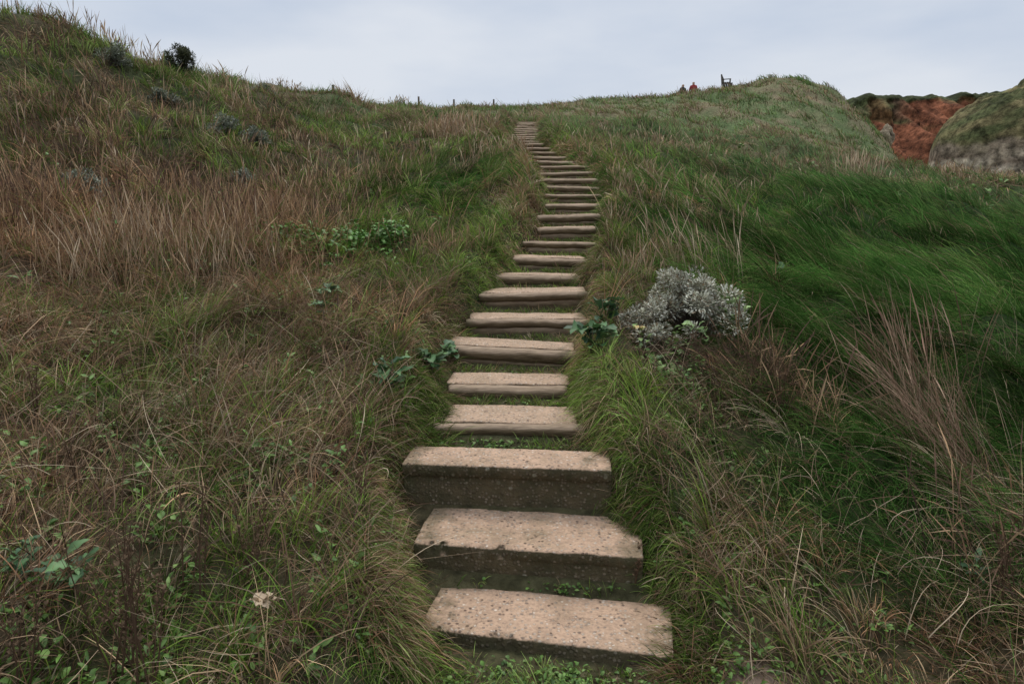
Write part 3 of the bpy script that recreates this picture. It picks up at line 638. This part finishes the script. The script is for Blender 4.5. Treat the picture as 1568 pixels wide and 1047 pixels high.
knoll(50.8,64,12.0,9,11.6,5.0,2.4,"grassy_knoll",5.8)
x,y,z=W(1352,212,37.5)
bm=bmesh.new();bmesh.ops.create_icosphere(bm,subdivisions=4,radius=1)
for v in bm.verts:
    p=v.co.copy();v.co=Vector((p.x*.32,p.y*.6,p.z*.65))*(1+.35*mn.noise(p*1.7)+.12*mn.noise(p*6))
me=bpy.data.meshes.new("boulder");bm.to_mesh(me);bm.free();ca=me.color_attributes.new("Col",'FLOAT_COLOR','POINT')
for i_,v in enumerate(me.vertices):
    k_=.6+.5*mn.noise(v.co*3);ca.data[i_].color=(.5*k_,.4*k_,.28*k_,1)
me.materials.append(M_ground);o=bpy.data.objects.new("boulder",me);scene.collection.objects.link(o);o.location=(x+.1,y,z)
# ---------------------------------------------------------------- things on the skyline
def behind(u,v,H,y0):
    for y in np.arange(y0,62,.1):
        p=W(u,v,y)
        if p[2]-H>=float(T(p[0],y)[0]): return p[0],y,float(T(p[0],y)[0])
    p=W(u,v,y0);return p[0],y0,float(T(p[0],y0)[0])
def skyv(u,y0=14):
    ys=np.arange(y0,60,.25);P0=[W(u,150,q)[0] for q in ys];tz=T(np.array(P0),ys)
    el=np.max(tz/ys);return 523-1045*math.tan(math.atan(el)+PT)
def simple(name,c,rough=.8):
    m,nt,out=newmat(name);b=nt.nodes.new('ShaderNodeBsdfPrincipled');n_=nt.nodes.new('ShaderNodeTexNoise');n_.inputs['Scale'].default_value=9
    mx=nt.nodes.new('ShaderNodeMix');mx.data_type='RGBA';mx.inputs[6].default_value=(*[k*.7 for k in c],1);mx.inputs[7].default_value=(*[k*1.2 for k in c],1)
    nt.links.new(n_.outputs[0],mx.inputs[0]);nt.links.new(mx.outputs[2],b.inputs['Base Color']);b.inputs['Roughness'].default_value=rough;nt.links.new(b.outputs[0],out.inputs[0]);return m
M_post=simple("post_wood",(.09,.075,.06))
for u,up in((510,14),(641,13),(695,13),(756,12)):
    vv=skyv(u)-up;x,y,z=behind(u,vv,1.15,28)
    Vp,Fp=extrude([(.05*math.cos(t),.05*math.sin(t)) for t in np.linspace(0,6.28,9)[:-1]],1.35,8,.006,3,u)
    Vp=[(c_,b_,a_+.675-.2) for a_,b_,c_ in Vp];o=pyobj("fence_post",Vp,Fp,M_post);o.location=(x,y,z)
vv=skyv(1114)-16;x,y,z=behind(1114,vv,.95,41)
root=bpy.data.objects.new("park_bench",None);scene.collection.objects.link(root);root.location=(x,y,z);root.rotation_euler=(0,0,1.2)
def bx(nm,c,s,rx_=0):
    bm=bmesh.new();bmesh.ops.create_cube(bm,size=1)
    for v in bm.verts:v.co=Vector((v.co.x*s[0],v.co.y*s[1],v.co.z*s[2]))
    bmesh.ops.bevel(bm,geom=bm.edges[:],offset=.006,segments=2,affect='EDGES')
    me=bpy.data.meshes.new(nm);bm.to_mesh(me);bm.free();me.materials.append(M_post);o=bpy.data.objects.new(nm,me);scene.collection.objects.link(o);o.parent=root;o.location=c;o.rotation_euler=(rx_,0,0)
for s_ in(-.7,.7):
    bx("back_leg",(s_,.25,.46),(.08,.08,.95),-.1);bx("front_leg",(s_,-.22,.31),(.08,.08,.62));bx("armrest",(s_,0,.64),(.09,.55,.04));bx("seat_rail",(s_,0,.40),(.06,.42,.07))
for j in range(4): bx("seat_slat",(0,-.19+.125*j,.46),(1.5,.1,.03))
for j in range(4): bx("back_slat",(0,.235+.012*j,.56+.105*j),(1.42,.03,.085),-.1)
def person(name,u,dv,y0,coat,hair,rot,H=1.7):
    vv=skyv(u)-dv
    x,y,z=behind(u,vv,H,y0)
    J={'pel':(0,0,.93,.15),'spi':(0,.01,1.15,.145),'che':(0,.0,1.35,.17),'nek':(0,.01,1.49,.06),'hd0':(0,-.01,1.58,.085),'hd1':(0,-.01,1.68,.095),
    'sl':(-.17,0,1.42,.075),'el':(-.25,.03,1.15,.055),'wl':(-.24,-.10,.92,.04),'hl':(-.23,-.14,.84,.035),'sr':(.17,0,1.42,.075),'er':(.26,-.02,1.15,.055),'wr':(.25,.08,.92,.04),'hr':(.25,.1,.84,.035),
    'hpl':(-.1,0,.86,.11),'kl':(-.11,-.12,.5,.075),'al':(-.11,.0,.09,.05),'tl':(-.11,-.16,.04,.04),'hpr':(.1,0,.86,.11),'kr':(.11,.05,.5,.075),'ar':(.11,.22,.11,.05),'tr':(.11,.08,.04,.04)}
    E=[('pel','spi'),('spi','che'),('che','nek'),('nek','hd0'),('hd0','hd1'),('che','sl'),('sl','el'),('el','wl'),('wl','hl'),('che','sr'),('sr','er'),('er','wr'),('wr','hr'),('pel','hpl'),('hpl','kl'),('kl','al'),('al','tl'),('pel','hpr'),('hpr','kr'),('kr','ar'),('ar','tr')]
    ks=list(J);me=bpy.data.meshes.new(name);me.from_pydata([J[k][:3] for k in ks],[(ks.index(a),ks.index(b_)) for a,b_ in E],[])
    o=bpy.data.objects.new(name,me);scene.collection.objects.link(o)
    sk=o.modifiers.new("skin",'SKIN');sd=me.skin_vertices[0].data
    for i_,k in enumerate(ks): sd[i_].radius=(J[k][3],J[k][3]*.85);sd[i_].use_root=(k=='pel')
    su=o.modifiers.new("sub",'SUBSURF');su.levels=2;su.render_levels=2;sk.use_smooth_shade=True
    m,nt,out=newmat(name+"_clothes");tc_=nt.nodes.new('ShaderNodeTexCoord');sp=nt.nodes.new('ShaderNodeSeparateXYZ');cr=nt.nodes.new('ShaderNodeValToRGB');dv=nt.nodes.new('ShaderNodeMath');dv.operation='DIVIDE';dv.inputs[1].default_value=2
    nt.links.new(tc_.outputs['Object'],sp.inputs[0]);nt.links.new(sp.outputs[2],dv.inputs[0]);nt.links.new(dv.outputs[0],cr.inputs[0]);cr.color_ramp.interpolation='CONSTANT'
    el=cr.color_ramp.elements;el[0].position=0;el[0].color=(.03,.03,.04,1);el[1].position=.44;el[1].color=(*coat,1)
    for p_,c_ in((.752,(.45,.28,.2)),(.825,hair)): q=el.new(p_);q.color=(*c_,1)
    b=nt.nodes.new('ShaderNodeBsdfPrincipled');b.inputs['Roughness'].default_value=.8;nt.links.new(cr.outputs[0],b.inputs['Base Color']);nt.links.new(b.outputs[0],out.inputs[0]);me.materials.append(m)
    o.location=(x,y,z);o.rotation_euler=(0,0,rot)
person("walking_person",1046,13,41,(.015,.015,.02),(.02,.015,.012),.4)
person("walking_person",1062,14,41,(.30,.03,.03),(.05,.03,.02),-.3,1.62)
# ---------------------------------------------------------------- world
w_=bpy.data.worlds.new("World");scene.world=w_;w_.use_nodes=True;nt=w_.node_tree;nt.nodes.clear();N=nt.nodes.new;Lk=nt.links.new
out=N('ShaderNodeOutputWorld');bg=N('ShaderNodeBackground');bg.inputs[1].default_value=.1
sky=N('ShaderNodeTexSky');sky.sky_type='NISHITA';sky.sun_disc=False;sky.sun_elevation=math.radians(62);sky.sun_rotation=math.radians(0);sky.dust_density=3
tc_=N('ShaderNodeTexCoord');mp=N('ShaderNodeMapping');mp.inputs['Scale'].default_value=(1.0,1.0,3.2);Lk(tc_.outputs['Generated'],mp.inputs[0])
n1=N('ShaderNodeTexNoise');n1.inputs['Scale'].default_value=1.9;n1.inputs['Detail'].default_value=5;n1.inputs['Roughness'].default_value=.5;Lk(mp.outputs[0],n1.inputs[0])
cr=N('ShaderNodeValToRGB');cr.color_ramp.elements[0].position=.36;cr.color_ramp.elements[0].color=(.50,.575,.70,1);cr.color_ramp.elements[1].position=.62;cr.color_ramp.elements[1].color=(.69,.73,.795,1);Lk(n1.outputs[0],cr.inputs[0])
sp=N('ShaderNodeSeparateXYZ');Lk(tc_.outputs['Generated'],sp.inputs[0])
mr=N('ShaderNodeMapRange');mr.inputs[1].default_value=.35;mr.inputs[2].default_value=1;mr.inputs[3].default_value=10.6;mr.inputs[4].default_value=20;Lk(sp.outputs[2],mr.inputs[0])
vm=N('ShaderNodeVectorMath');vm.operation='SCALE';Lk(cr.outputs[0],vm.inputs[0]);Lk(mr.outputs[0],vm.inputs['Scale'])
mx=N('ShaderNodeMix');mx.data_type='RGBA';mx.inputs[0].default_value=.93;Lk(sky.outputs[0],mx.inputs[6]);Lk(vm.outputs[0],mx.inputs[7])
Lk(mx.outputs[2],bg.inputs[0]);Lk(bg.outputs[0],out.inputs[0])
sl=bpy.data.lights.new("sun",'SUN');sl.energy=1.5;sl.angle=math.radians(25);sl.color=(1,.94,.85);so=bpy.data.objects.new("sun",sl);scene.collection.objects.link(so);so.rotation_euler=(math.radians(-28),0,0)
cam=bpy.data.cameras.new("camera");cam.lens=24;cam.sensor_width=36;cam.clip_end=3000;cam.clip_start=.05
co=bpy.data.objects.new("camera",cam);scene.collection.objects.link(co);co.location=(0,0,0);co.rotation_euler=(math.radians(90)-PT,0,0);scene.camera=co
